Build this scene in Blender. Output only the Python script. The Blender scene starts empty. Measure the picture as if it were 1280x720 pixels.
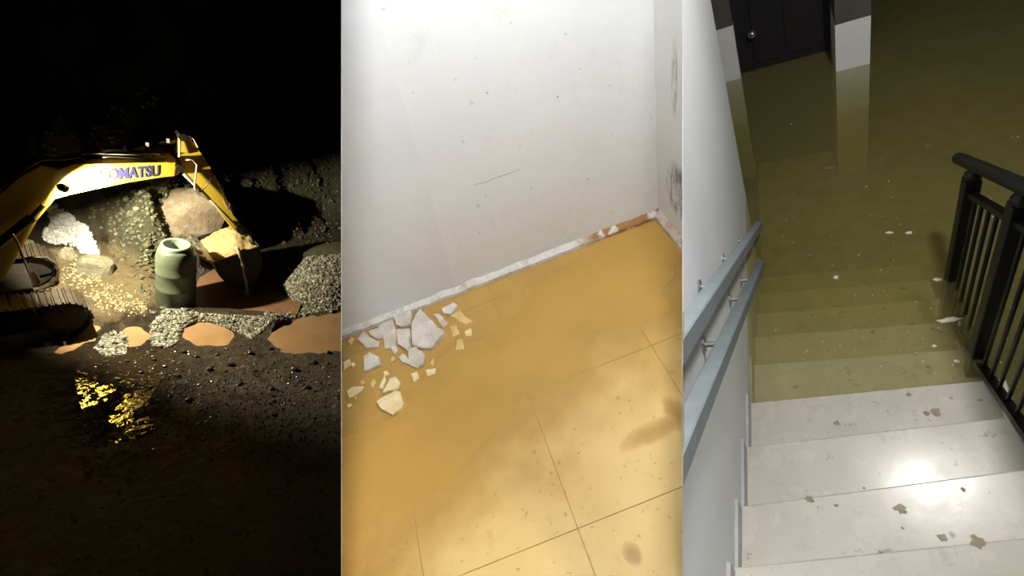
import bpy, bmesh, math, random
from mathutils import Vector, Matrix, noise
random.seed(7)
scene = bpy.context.scene
COL = scene.collection
F = 640.0                      # focal length in pixels of a 1280 x 720 frame

# ---------------------------------------------------------------- three places seen from one spot
class Place:
    """A place with its own upright: local axes x (right), y (forward), z (up); the viewer stands at cam."""
    def __init__(s, nadir, fwd, cam):
        d = Vector((nadir[0]-640, -(nadir[1]-360), -F)); up = (-d).normalized()
        f = Vector((fwd[0]-640, -(fwd[1]-360), -F)); f = (f-up*f.dot(up)).normalized()
        r = f.cross(up)
        s.B = Matrix((r, f, up)); s.c = Vector(cam)
    def ray(s, x, y): return s.B @ Vector((x-640, -(y-360), -F))
    def z(s, x, y, z0=0.0): d = s.ray(x, y); return s.c+d*((z0-s.c.z)/d.z)
    def y(s, x, y, y0): d = s.ray(x, y); return s.c+d*((y0-s.c.y)/d.y)
    def x(s, x, y, x0): d = s.ray(x, y); return s.c+d*((x0-s.c.x)/d.x)
    def plane(s, x, y, co, no): d = s.ray(x, y); return s.c+d*((co-s.c).dot(no)/d.dot(no))
    def cam(s, v): return s.c+s.B @ Vector(v)          # camera-frame offset -> local
    def side(s, sign):                                 # dividing plane, normal to the right
        return (s.c.copy(), (s.B @ Vector((1, 0, sign/3))).normalized())

PIT = Place((213, 1560), (213, -493), (0, 0, 9.0))
ROOM = Place((837, 923), (377, -276), (0, 0, 1.5))
STAIR = Place((1066, 989), (935, -342), (0, 0, 2.5))
EYE = Vector((0, 0, 9.0))
for p in (PIT, ROOM, STAIR):
    R = PIT.B @ p.B.transposed()
    p.R3 = R
    p.M = Matrix.Translation(EYE) @ R.to_4x4() @ Matrix.Translation(-p.c)

cd = bpy.data.cameras.new('camera'); cam = bpy.data.objects.new('camera', cd); COL.objects.link(cam)
cd.sensor_width = 36; cd.lens = 36*F/1280; cd.clip_start = 0.02; cd.clip_end = 200
cam.matrix_world = Matrix.Translation(EYE) @ PIT.B.to_4x4()
scene.camera = cam

w = bpy.data.worlds.new('night'); scene.world = w; w.use_nodes = True
w.node_tree.nodes['Background'].inputs[0].default_value = (0.01, 0.012, 0.02, 1)
w.node_tree.nodes['Background'].inputs[1].default_value = 0.02
vs = scene.view_settings
vs.view_transform = 'Standard'; vs.look = 'None'; vs.exposure = 0.0; vs.gamma = 1.0; vs.use_curve_mapping = False

def lamp(kind, place, pos, aim, power, color=(1, 1, 1), size=.05, angle=90, blend=.5, size_y=None, name='lamp_light'):
    l = bpy.data.lights.new(name, kind); o = bpy.data.objects.new(l.name, l); COL.objects.link(o)
    l.energy = power; l.color = color
    if kind == 'SPOT': l.spot_size = math.radians(angle); l.spot_blend = blend; l.shadow_soft_size = size
    elif kind == 'AREA':
        l.size = size
        if size_y: l.shape = 'RECTANGLE'; l.size_y = size_y
    else: l.shadow_soft_size = size
    p = place.M @ Vector(pos); a = place.M @ Vector(aim)
    q = (a-p).to_track_quat('-Z', 'Y')
    o.matrix_world = Matrix.Translation(p) @ q.to_matrix().to_4x4()
    return o

# room: an added lamp, assumed at ceiling height, 2.5 m above the floor
lamp('POINT', ROOM, (.376, .45, 2.5), (0, 0, 0), 172, (1, .99, .98), .14, name='room_added_lamp_offscreen')
# stairwell: the ceiling lamp over the flight, whose glint shows on a tread
lamp('POINT', STAIR, (.69, 1.89, 2.72), (0, 0, 0), 128, (1, .985, .95), .09, name='stair_ceiling_lamp_offscreen')

# ---------------------------------------------------------------- materials
class N:
    def __init__(s, name):
        s.m = bpy.data.materials.new(name); s.m.use_nodes = True; s.t = s.m.node_tree
        s.p = s.t.nodes['Principled BSDF']; s.out = s.t.nodes['Material Output']
        s.tc = s.t.nodes.new('ShaderNodeTexCoord'); s.co = s.tc.outputs['Object']
    def n(s, kind, **kw):
        o = s.t.nodes.new('ShaderNode'+kind)
        for k, v in kw.items(): setattr(o, k, v)
        return o
    def link(s, a, b): s.t.links.new(a, b)
    def put(s, sock, v):
        if hasattr(v, 'is_output'): s.link(v, sock)
        else: sock.default_value = v
    def noise(s, scale=5, detail=4, rough=.6, vec=None, dist=0):
        o = s.n('TexNoise'); o.inputs['Scale'].default_value = scale; o.inputs['Detail'].default_value = detail
        o.inputs['Roughness'].default_value = rough; o.inputs['Distortion'].default_value = dist
        s.link(vec or s.co, o.inputs['Vector']); return o.outputs['Fac']
    def map(s, loc=(0, 0, 0), rot=(0, 0, 0), scale=(1, 1, 1)):
        o = s.n('Mapping', vector_type='TEXTURE'); o.inputs[1].default_value = loc; o.inputs[2].default_value = rot; o.inputs[3].default_value = scale
        s.link(s.co, o.inputs[0]); return o.outputs[0]
    def ramp(s, fac, stops, ease=False):
        o = s.n('ValToRGB'); e = o.color_ramp.elements
        if ease: o.color_ramp.interpolation = 'B_SPLINE'
        while len(e) < len(stops): e.new(.5)
        for k, (p, c) in enumerate(stops):
            e[k].position = p; e[k].color = (c, c, c, 1) if isinstance(c, (int, float)) else (*c, 1)
        s.link(fac, o.inputs[0]); return o.outputs[0]
    def mix(s, fac, a, b, mode='MIX'):
        o = s.n('Mix', data_type='RGBA', blend_type=mode)
        s.put(o.inputs[0], fac)
        for k, v in ((6, a), (7, b)):
            s.put(o.inputs[k], (*v, 1) if isinstance(v, tuple) else v)
        return o.outputs[2]
    def math(s, op, a, b=0.0):
        o = s.n('Math', operation=op); s.put(o.inputs[0], a); s.put(o.inputs[1], b); return o.outputs[0]
    def blob(s, loc, size, soft=0.0, rot=(0, 0, 0)):
        """1 at loc falling to 0 at the ellipsoid of that size"""
        g = s.n('TexGradient', gradient_type='SPHERICAL'); s.link(s.map(loc, rot, size), g.inputs[0]); return g.outputs[1]
    def bump(s, h, strength=.3, dist=.02):
        o = s.n('Bump'); o.inputs['Strength'].default_value = strength; o.inputs['Distance'].default_value = dist
        s.link(h, o.inputs['Height']); s.link(o.outputs[0], s.p.inputs['Normal']); return o.outputs[0]
    def base(s, c, rough=.6, metal=0, spec=.5):
        s.put(s.p.inputs['Base Color'], (*c, 1) if isinstance(c, tuple) else c)
        s.put(s.p.inputs['Roughness'], rough); s.put(s.p.inputs['Metallic'], metal)
        s.p.inputs['Specular IOR Level'].default_value = spec

def simple(name, c1, c2=None, scale=8, rough=.6, metal=0, bump=0, bscale=40, spec=.5, lo=.35, hi=.65):
    m = N(name)
    m.base(m.mix(m.ramp(m.noise(scale), [(lo, 0.0), (hi, 1.0)]), c1, c2) if c2 else c1, rough, metal, spec)
    if bump: m.bump(m.noise(bscale, 5), bump, .01)
    return m.m

# ---------------------------------------------------------------- mesh building
class MB:
    def __init__(s): s.bm = bmesh.new()
    def face(s, pts):
        return s.bm.faces.new([s.bm.verts.new(p) for p in pts])
    def box(s, lo, hi, M=None):
        vs = [s.bm.verts.new((M @ Vector(c)) if M else c) for c in ((x, y, z) for x in (lo[0], hi[0]) for y in (lo[1], hi[1]) for z in (lo[2], hi[2]))]
        for f in ((0, 1, 3, 2), (4, 6, 7, 5), (0, 4, 5, 1), (2, 3, 7, 6), (0, 2, 6, 4), (1, 5, 7, 3)): s.bm.faces.new([vs[i] for i in f])
        return s
    def loft(s, rings, caps=True, closed=True):
        R = [[s.bm.verts.new(p) for p in r] for r in rings]
        n = len(R[0])
        for a, b in zip(R, R[1:]):
            for i in range(n if closed else n-1):
                s.bm.faces.new((a[i], a[(i+1) % n], b[(i+1) % n], b[i]))
        if caps: s.bm.faces.new(R[0][::-1]); s.bm.faces.new(R[-1])
        return s
    def prism(s, pts, vec):
        v = Vector(vec); return s.loft([[Vector(p) for p in pts], [Vector(p)+v for p in pts]])
    def tube(s, pts, r, n=8):
        pts = [Vector(p) for p in pts]; rings = []
        rr = r if isinstance(r, (list, tuple)) else [r]*len(pts)
        for i, p in enumerate(pts):
            t = (pts[min(i+1, len(pts)-1)]-pts[max(i-1, 0)]).normalized()
            a = t.cross(Vector((0, 0, 1)) if abs(t.z) < .9 else Vector((0, 1, 0))).normalized(); b = t.cross(a)
            rings.append([p+(a*math.cos(2*math.pi*k/n)+b*math.sin(2*math.pi*k/n))*rr[i] for k in range(n)])
        return s.loft(rings)
    def bar(s, p, q, wx, wz, up=(0, 0, 1)):
        p, q = Vector(p), Vector(q); t = (q-p).normalized(); a = t.cross(Vector(up)).normalized()*wx/2; b = a.cross(t).normalized()*wz/2
        return s.loft([[e+a+b, e-a+b, e-a-b, e+a-b] for e in (p, q)])
    def lathe(s, prof, n=28, c=(0, 0, 0), caps=True):
        return s.loft([[(c[0]+r*math.cos(2*math.pi*k/n), c[1]+r*math.sin(2*math.pi*k/n), c[2]+z) for k in range(n)] for r, z in prof], caps)
    def blobrock(s, c, size, seed, sub=2, amp=.3):
        t = bmesh.new(); bmesh.ops.create_icosphere(t, subdivisions=sub, radius=1)
        m = {}
        for v in t.verts:
            k = 1+amp*noise.fractal(v.co*.9+Vector((seed*3.7, seed, 0)), .8, 2.2, 4)
            m[v] = s.bm.verts.new(Vector((v.co.x*size[0]*k, v.co.y*size[1]*k, v.co.z*size[2]*k))+Vector(c))
        for f in t.faces: s.bm.faces.new([m[v] for v in f.verts])
        t.free(); return s
    def clip(s, co, no):
        bmesh.ops.bisect_plane(s.bm, geom=s.bm.verts[:]+s.bm.edges[:]+s.bm.faces[:], plane_co=co, plane_no=no, clear_inner=True, dist=1e-6)
        e = [x for x in s.bm.edges if x.is_boundary]
        if e: bmesh.ops.holes_fill(s.bm, edges=e)
        return s
    def build(s, name, mat, place=PIT, base=None, parent=None, smooth=False, bevel=0):
        """parent given: a part, coordinates local to the place; else a top-level mesh with its origin at base"""
        b = Vector(base if base is not None else (parent['_b'] if parent and '_b' in parent else (0, 0, 0)))
        if bevel:
            bmesh.ops.bevel(s.bm, geom=s.bm.edges[:], offset=bevel, segments=1, affect='EDGES', clamp_overlap=True)
        bmesh.ops.recalc_face_normals(s.bm, faces=s.bm.faces[:])
        bmesh.ops.translate(s.bm, vec=-b, verts=s.bm.verts[:])
        me = bpy.data.meshes.new(name); s.bm.to_mesh(me); s.bm.free()
        if smooth:
            for p in me.polygons: p.use_smooth = True
        o = bpy.data.objects.new(name, me); COL.objects.link(o)
        if mat: me.materials.append(mat)
        if parent: o.parent = parent; BASE[o.name] = b
        else: o.matrix_world = place.M @ Matrix.Translation(b); BASE[o.name] = b
        return o
BASE = {}
_build = MB.build
def build(s, name, mat, place=PIT, base=None, parent=None, smooth=False, bevel=0):
    if parent is not None: base = BASE[parent.name]
    return _build(s, name, mat, place, base, parent, smooth, bevel)
MB.build = build
def thing(name, label, cat, base, place=PIT, group=None):
    o = bpy.data.objects.new(name, None); COL.objects.link(o); o.empty_display_size = .1
    o.matrix_world = place.M @ Matrix.Translation(Vector(base)); BASE[o.name] = Vector(base)
    return tag(o, label, cat, group)
def tag(o, label, cat, group=None, kind=None):
    o['label'] = label; o['category'] = cat
    if group: o['group'] = group
    if kind: o['kind'] = kind
    return o
def struct(o, label, cat): return tag(o, label, cat, kind='structure')

# ================================================================ added sheets, edge-on to the camera, blocking lamp light between the places
m_div = simple('added_partition_board', (.70, .71, .71), (.66, .67, .67), 5, .85, spec=.1)
for sgn, nm in ((-1, 'added_light_partition'), (1, 'added_light_partition')):
    def P(depth, y): return EYE+PIT.B @ Vector((sgn*depth/3, y, -depth))
    t = PIT.B @ Vector((.0006, 0, 0))
    def Q(depth, y): return EYE+PIT.B @ Vector((sgn*.3, y, -depth))
    mb = MB().prism([p-t/2 for p in (P(1.15, -.85), P(1.15, .78), P(.9, .64), P(.9, 1.9), P(3.0, 3.5), P(3.0, -2.0))], t)
    mb.prism([p-t/2 for p in (Q(.9, .64), Q(.05, .13), Q(-1.0, .13), Q(-1.0, 1.9), Q(.9, 1.9))], t)  # added run above the view, keeps lamp light from crossing over
    o = mb.build(nm, m_div)
    struct(o, 'added thin white light-blocking partition between the tiled room and the ' + ('excavation pit' if sgn < 0 else 'flooded stairwell'), 'partition')

# ================================================================ ROOM: corner with muddy tiled floor
CL = [ROOM.side(-1), (ROOM.side(1)[0], -ROOM.side(1)[1])]
def rclip(mb):
    for c in CL: mb.clip(*c)
    return mb
YB, XR = 1.485, .735
m = N('room_plaster')
c = m.mix(m.ramp(m.noise(2.2, 5), [(.3, 0.0), (.7, 1.0)]), (.70, .715, .73), (.745, .76, .755))
c = m.mix(m.ramp(m.noise(9, 6, .7), [(.55, 0.0), (.72, .5)]), c, (.60, .605, .59))
c = m.mix(m.ramp(m.noise(34, 3, .5), [(.685, 0.0), (.72, .5)]), c, (.42, .41, .39))
m.base(c, .75, spec=.25); m.bump(m.noise(30, 6, .7), .25, .006); m_wall = m.m

wb = rclip(MB().box((-1.6, YB, -.08), (XR+.1, YB+.1, 2.3))).build('wall_back', m_wall, ROOM, (0, YB, 0))
struct(wb, 'scuffed white plaster wall behind the muddy tiled floor', 'wall')
# skim coat edge on the wall, a crack, and chips
m_skim = simple('skim_coat', (.665, .68, .71), (.715, .73, .745), 4, .8, bump=.1)
pl = [ROOM.y(*p, YB) for p in ((400, -60), (462, -60), (484, 60), (508, 140), (528, 205), (541, 255), (555, 310), (566, 352), (566, 380), (400, 430))]
rclip(MB().prism(pl, (0, -.0016, 0))).build('skim_coat', m_skim, ROOM, parent=wb)
m_crk = simple('crack_dark', (.30, .29, .29), rough=.9)
def crack(pts, wd, parent, place, f):
    pts = [f(*p) for p in pts]; mb = MB()
    mb.tube(pts, [wd*.4]+[wd]*(len(pts)-2)+[wd*.3], 5); mb.build('crack', m_crk, place, parent=parent)
crack([(592, 231), (606, 228), (620, 222), (636, 217), (652, 210)], .0011, wb, ROOM, lambda a, b: ROOM.y(a, b, YB))
for (px, py, r) in ((697, 121, .004), (609, 116, .003), (435, 47, .004), (735, 224, .0025), (704, 290, .0025), (765, 266, .002), (607, 245, .002), (491, 274, .0025), (559, 320, .0025), (492, 202, .003)):
    p = ROOM.y(px, py, YB)
    MB().prism([p+Vector((r*math.cos(a)*random.uniform(.6, 1), 0, r*math.sin(a)*random.uniform(.8, 1.9))) for a in [k*math.pi/3 for k in range(6)]], (0, -.0012, 0)).build('chip', m_crk, ROOM, parent=wb)

m = N('room_plaster_scuffed')
c = m.mix(m.ramp(m.noise(3, 5), [(.3, 0.0), (.7, 1.0)]), (.70, .715, .73), (.76, .77, .76))
sp = ROOM.x(846, 238, XR)
st = m.ramp(m.noise(30, 5, .75, m.map((0, 0, 0), (0, 0, 0), (1, 1, 5))), [(.42, 0.0), (.56, 1.0)])
k = m.math('MULTIPLY', m.ramp(m.blob((0, sp.y-.01, sp.z), (1, .10, .13)), [(.0, 0.0), (.35, 1.0)]), st)
c = m.mix(k, c, (.20, .21, .24))
sp2 = ROOM.x(843, 100, XR)
k2 = m.math('MULTIPLY', m.ramp(m.blob((0, sp2.y, sp2.z), (1, .025, .16)), [(.1, 0.0), (.5, .8)]), st)
c = m.mix(k2, c, (.25, .25, .26))
m.base(c, .75, spec=.25); m.bump(m.noise(35, 6, .7), .3, .006); m_wallr = m.m
wr = rclip(MB().box((XR, -.2, -.08), (XR+.1, YB, 2.3))).build('wall_right', m_wallr, ROOM, (XR, 0, 0))
wr.matrix_world = ROOM.M @ Matrix.Translation((XR, 0, 0))
struct(wr, 'narrow side wall with dark grey scuff marks beside the corner', 'wall')

# baseboards of crumbling plaster
m = N('baseboard_plaster')
br = ROOM.y(775, 293, YB)
c = m.mix(m.ramp(m.noise(22, 6, .75), [(.5, 0.0), (.66, 1.0)]), (.73, .72, .69), (.50, .44, .36))
k = m.math('MULTIPLY', m.ramp(m.blob((br.x+.04, 0, .03), (.26, .3, .06)), [(.05, 0.0), (.4, 1.0)]), m.ramp(m.noise(20, 4), [(.40, 0.0), (.5, 1.0)]))
c = m.mix(k, c, (.36, .19, .075))
m.base(c, .8, spec=.2); m.bump(m.noise(50, 6, .8), .8, .01); m_bb = m.m
def ragged(p0, p1, out, h, d, n, seed):
    p0, p1, out = Vector(p0), Vector(p1), Vector(out); rings = []
    for i in range(n+1):
        q = p0.lerp(p1, i/n); j = noise.noise((i*.37, seed, 0)); j2 = noise.noise((i*.9, seed+5, 0))
        dd = d*(1+.3*j2); hh = h*(1+.35*j)
        rings.append([q-out*.02, q+out*dd-Vector((0, 0, .02)), q+out*dd*.95+Vector((0, 0, hh*.55)), q+out*dd*.45+Vector((0, 0, hh*.8)), q+Vector((0, 0, hh)), q-out*.02+Vector((0, 0, hh))])
    return MB().loft(rings)
bb = rclip(ragged((-1.4, YB, 0), (XR, YB, 0), (0, -1, 0), .036, .022, 90, 1)).build('baseboard_back', m_bb, ROOM, (0, YB, 0))
struct(bb, 'low crumbling white plaster skirting with a bare brown stretch', 'skirting')
m = N('baseboard_side'); m.base(m.mix(m.ramp(m.noise(28, 6, .75), [(.42, 0.0), (.62, 1.0)]), (.70, .62, .56), (.45, .34, .24)), .8, spec=.2); m.bump(m.noise(50, 6, .8), .8, .01)
b2 = rclip(ragged((XR, -.1, 0), (XR, YB-.01, 0), (-1, 0, 0), .042, .026, 60, 4)).build('baseboard_right', m.m, ROOM, (XR, 0, 0))
struct(b2, 'flaking pinkish plaster skirting along the scuffed side wall', 'skirting')

# floor of large tiles
m_grout = simple('grout', (.50, .34, .13), (.40, .26, .10), 20, .8)
fl = rclip(MB().box((-1.6, -.5, -.06), (XR+.05, YB+.05, -.003))).build('floor', m_grout, ROOM, (0, 0, 0))
struct(fl, 'cream tiled floor stained with orange mud under a film of water', 'floor')
m = N('cream_tile')
geo = m.n('ObjectInfo')
c = m.mix(m.ramp(m.noise(3.0, 5, .6), [(.3, 0.0), (.7, 1.0)]), (.78, .60, .265), (.71, .53, .215))
c = m.mix(m.ramp(m.noise(16, 6, .7), [(.57, 0.0), (.68, .45)]), c, (.55, .38, .15))
c = m.mix(m.ramp(m.noise(48, 3, .5), [(.645, 0.0), (.69, .7)]), c, (.42, .29, .12))
m.base(c, .55, spec=.3); m.bump(m.noise(25, 4), .06, .004); m_tile = m.m
TX = [-.477-.447*2, -.477-.447, -.477, -.029, .418, XR]
TY = [-.448, .007, .462, .917, 1.372, YB]
for i in range(len(TX)-1):
    for j in range(len(TY)-1):
        g = .0017; dz = random.uniform(-.0008, .0008)
        mb = rclip(MB().box((TX[i]+g, TY[j]+g, -.012), (TX[i+1]-g, TY[j+1]-g, dz)))
        if len(mb.bm.faces): mb.build('tile', m_tile, ROOM, parent=fl)
        else: mb.bm.free()

# film of muddy water over the floor: thick by the walls and in a broad band, thin towards the dry tiles
m = N('muddy_water_film')
d = m.noise(3.0, 3, .5)
wob = m.math('MULTIPLY', m.math('SUBTRACT', d, .5), .55)
sep = m.n('SeparateXYZ'); m.link(m.co, sep.inputs[0])
yy = m.math('ADD', m.math('ADD', sep.outputs[1], wob), m.math('MULTIPLY', sep.outputs[0], -.42))
a = m.ramp(m.math('MULTIPLY', yy, .7), [(.32, .05), (.48, .16), (.62, .52), (.74, .62), (.86, .55), (1.0, .36)], True)
# two wet patches of their own shape
for (px, py, sx, sy, rot, v) in ((815, 540, .15, .045, .1, .5), (790, 693, .03, .04, .2, .6), (845, 516, .05, .09, 0, .5), (470, 590, .30, .26, .2, .5)):
    q = ROOM.z(px, py)
    bl = m.ramp(m.math('ADD', m.blob((q.x, q.y, 0), (sx, sy, 1), rot=(0, 0, rot)), m.math('MULTIPLY', m.math('SUBTRACT', m.noise(22, 3), .5), .4)), [(.0, 0.0), (.35, v*.3), (.8, v*.85)], True)
    a = m.math('MAXIMUM', a, bl)
m.base(m.mix(m.ramp(m.noise(4, 4), [(.3, 0.0), (.7, 1.0)]), (.60, .365, .088), (.53, .315, .075)), .38, spec=.3)
m.put(m.p.inputs['Alpha'], a)
bp = m.bump(m.noise(5, 2), .02, .01)
film = MB().prism([(-1.5, -.4, .0035), (XR-.018, -.4, .0035), (XR-.018, YB-.016, .0035), (-1.5, YB-.016, .0035)], (0, 0, -.0018))
for c_, n_ in CL: film.clip(c_+n_*.002, n_)
film = film.build('puddle', m.m, ROOM, (0, 0, 0))
tag(film, 'sheet of orange brown muddy water covering the cream tiles', 'puddle')

# plaster shards by the wall, each its own piece
m_sh = {}
for k, (c1, c2) in enumerate((((.66, .63, .58), (.50, .46, .40)), ((.76, .66, .42), (.62, .49, .25)), ((.56, .40, .16), (.62, .47, .22)), ((.60, .56, .50), (.46, .41, .34)))):
    m_sh[k] = simple('plaster_shard_%d' % k, c1, c2, 16, .85, bump=.35, bscale=60, spec=.2)
SH = [  # outline in crop pixels, material, thickness, tilt, label
 ([(180, 190), (255, 145), (275, 250), (260, 300), (215, 300)], 3, .010, 0, 'flat grey plaster slab half hidden under the other fragments'),
 ([(392, 100), (425, 135), (470, 185), (518, 228), (480, 265), (448, 298), (405, 300), (352, 280), (348, 180), (370, 130)], 0, .022, .16, 'largest white plaster fragment leaning on the heap by the wall'),
 ([(252, 130), (350, 108), (345, 185), (300, 195), (270, 185)], 3, .020, .12, 'grey plaster fragment tight against the skirting atop the heap'),
 ([(272, 205), (340, 200), (345, 290), (325, 312), (280, 280)], 0, .022, .05, 'upright white plaster fragment beside the largest one'),
 ([(330, 300), (370, 290), (418, 335), (410, 380), (385, 398), (335, 355)], 3, .014, .1, 'tan grey plaster fragment below the largest one'),
 ([(130, 215), (212, 195), (215, 245), (180, 255), (150, 240)], 3, .012, 0, None),
 ([(75, 255), (110, 215), (140, 245), (190, 270), (180, 295), (120, 300)], 0, .014, .1, 'white three pointed plaster fragment near the skirting'),
 ([(108, 340), (140, 318), (190, 345), (198, 385), (112, 415)], 0, .016, .06, 'white square plaster fragment standing apart from the heap'),
 ([(170, 570), (200, 545), (265, 512), (290, 515), (315, 580), (300, 600), (255, 635), (195, 605)], 1, .016, .05, 'broad cream plaster flake farthest from the wall'),
 ([(22, 515), (60, 492), (112, 490), (100, 515), (40, 552)], 1, .012, .05, 'narrow cream plaster wedge lying alone in the mud'),
 ([(240, 450), (265, 440), (295, 475), (285, 505), (205, 528)], 1, .014, .15, 'pointed cream plaster fragment touching the broad flake'),
 ([(185, 500), (215, 430), (222, 460), (205, 510)], 1, .012, .1, None),
 ([(500, 105), (560, 70), (580, 85), (545, 130), (510, 128)], 0, .014, .05, 'small white plaster lump alone by the skirting'),
 ([(540, 140), (590, 110), (655, 165), (620, 180)], 2, .006, 0, 'mud coloured plaster flake sunk in the puddle'),
 ([(575, 260), (605, 252), (612, 305), (570, 312)], 2, .006, 0, None),
 ([(615, 215), (645, 200), (650, 240), (620, 240)], 1, .007, 0, None),
 ([(345, 430), (375, 415), (388, 450), (360, 470)], 1, .009, 0, None),
 ([(415, 410), (470, 400), (465, 430), (430, 440)], 1, .008, 0, None),
 ([(440, 380), (455, 350), (465, 360), (455, 390)], 2, .008, 0, None),
 ([(245, 300), (270, 285), (282, 310), (265, 330)], 0, .012, 0, None),
 ([(282, 345), (310, 325), (330, 350), (390, 385), (380, 400), (300, 370)], 0, .012, .05, 'long white plaster sliver under the tan grey fragment'),
 ([(8, 370), (40, 352), (50, 385), (10, 410)], 1, .009, 0, None),
 ([(45, 385), (60, 370), (70, 385), (55, 397)], 1, .008, 0, None),
 ([(25, 585), (45, 575), (55, 590), (35, 600)], 1, .006, 0, None),
 ([(240, 350), (260, 340), (270, 360), (250, 370)], 2, .008, 0, None),
 ([(455, 130), (480, 125), (535, 175), (510, 200)], 3, .008, 0, 'grey plaster plate between the largest fragment and the small lump'),
 ([(535, 190), (575, 185), (590, 230), (555, 245)], 2, .006, 0, None),
 ([(90, 470), (110, 455), (118, 475), (100, 485)], 2, .008, 0, None),
 ([(140, 480), (160, 450), (175, 470), (155, 500)], 2, .008, 0, None),
 ([(30, 265), (50, 240), (65, 255), (45, 285)], 2, .008, 0, None),
 ([(205, 420), (225, 412), (240, 432), (222, 440)], 1, .008, 0, None),
 ([(60, 545), (72, 538), (80, 548), (66, 556)], 2, .006, 0, None),
]
for s, (poly, mi, th, tilt, lab) in enumerate(SH):
    rnd = random.Random(s)
    pts = [ROOM.z(427+x/4, 360+y/4, th*.8) for x, y in poly]
    fine = []
    for a, b in zip(pts, pts[1:]+pts[:1]):
        for t in (0, .33, .66):
            q = a.lerp(b, t); j = (b-a).length*.05
            fine.append(q+Vector((rnd.uniform(-j, j), rnd.uniform(-j, j), 0)) if t else q)
    cen = sum(fine, Vector())/len(fine); ca = rnd.uniform(0, 6.28)
    def lift(q, k, up):
        d = (q-cen)*k; return Vector((cen.x+d.x, cen.y+d.y, up))
    sl = Vector((math.cos(ca), math.sin(ca), 0))*tilt
    z0 = -.001
    rings = [[lift(q, 1.0, z0) for q in fine],
             [lift(q, 1.0, z0+th*.75+max(0, (q-cen).dot(sl))) for q in fine],
             [lift(q, .93, z0+th+max(0, (q-cen).dot(sl))) for q in fine],
             [lift(q, .45, z0+th*1.03+max(0, (q-cen).dot(sl)*.5)+rnd.uniform(0, .002)) for q in fine]]
    o = rclip(MB().loft(rings)).build('plaster_shard', m_sh[mi], ROOM, (cen.x, cen.y, 0))
    tag(o, lab or 'small plaster crumb in the mud around the heap of fragments', 'rubble', 'plaster fragments by the wall')

# ================================================================ STAIR: flooded stairwell
SC = STAIR.side(1)
def sclip(mb): return mb.clip(*SC)
XW, XE = -.285, .70
m = N('stair_wall_paint')
c = m.mix(m.ramp(m.noise(3, 4), [(.3, 0.0), (.7, 1.0)]), (.72, .745, .77), (.77, .785, .80))
c = m.mix(m.ramp(m.noise(14, 5, .7), [(.66, 0.0), (.74, .5)]), c, (.42, .41, .40))
m.base(c, .55, spec=.3); m_sw = m.m
wl = sclip(MB().box((XW-.12, -.4, -2.0), (XW, 2.93, 3.0))).build('wall_left', m_sw, STAIR, (XW, 0, 0))
struct(wl, 'white painted wall beside the stairs carrying two grey handrails', 'wall')

# steps
NOS = {.68: (.27, .27), .51: (.544, .27), .34: (.80, .262), .17: (1.10, .2), 0.0: (1.391, .145), -.17: (1.70, .085), -.34: (2.0, .06), -.51: (2.3, .04), -.68: (2.6, .02), -.85: (2.9, .0)}
m = N('worn_marble')
c = m.mix(m.ramp(m.noise(4, 5, .65), [(.3, 0.0), (.7, 1.0)]), (.63, .60, .52), (.57, .535, .45))
c = m.mix(m.ramp(m.noise(11, 6, .75), [(.57, 0.0), (.68, .45)]), c, (.45, .39, .28))
c = m.mix(m.ramp(m.noise(17, 5, .7), [(.63, 0.0), (.67, .65)]), c, (.30, .26, .17))
m.base(c, m.ramp(m.noise(6, 4), [(.3, .20), (.7, .32)]), spec=.5); m.bump(m.noise(30, 4), .05, .004); m_step = m.m
m_riser = simple('riser_stone', (.55, .50, .40), (.46, .41, .31), 8, .6)
zs = sorted(NOS, reverse=True)
stairs = MB().box((XW, 2.85, -2.0), (4.0, 7.6, -1.02)).build('floor_stairs', m_riser, STAIR, (0, 1.0, -1.02))
struct(stairs, 'pale worn stone steps going down under the flood water', 'stairs')
m_skt = simple('skirting_stone', (.50, .51, .53), (.40, .40, .41), 9, .6)
for i, z in enumerate(zs):
    y0, sl = NOS[z]; prev = zs[i-1] if i else None
    yb, sb = NOS[prev] if prev is not None else (-.35, .27)
    xl, xr = XW, XE if z < .6 else XE
    T = .035; ov = .018
    pts = [(xl, y0+sl*xl, z), (xr, y0+sl*xr, z), (xr, yb+sb*xr-.05, z), (xl, yb+sb*xl-.05, z)]
    sclip(MB().prism(pts, (0, 0, -T))).build('tread', m_step, STAIR, parent=stairs, bevel=.006)
    p2 = [(xl, y0+sl*xl-ov, z-T), (xr, y0+sl*xr-ov, z-T), (xr, yb+sb*xr-.06, z-T), (xl, yb+sb*xl-.06, z-T)]
    sclip(MB().prism(p2, (0, 0, -.17+T-.03))).build('riser', m_riser, STAIR, parent=stairs)
    if z > -.2:
        a, b = y0+sl*xl-.01, yb+sb*xl-.01
        sclip(MB().prism([(xl-.002, b, z), (xl-.002, a, z), (xl-.002, a, z+.10), (xl-.002, b+.02, z+.10)], (.014, 0, 0))).build('skirting', m_skt, STAIR, parent=stairs)
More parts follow.
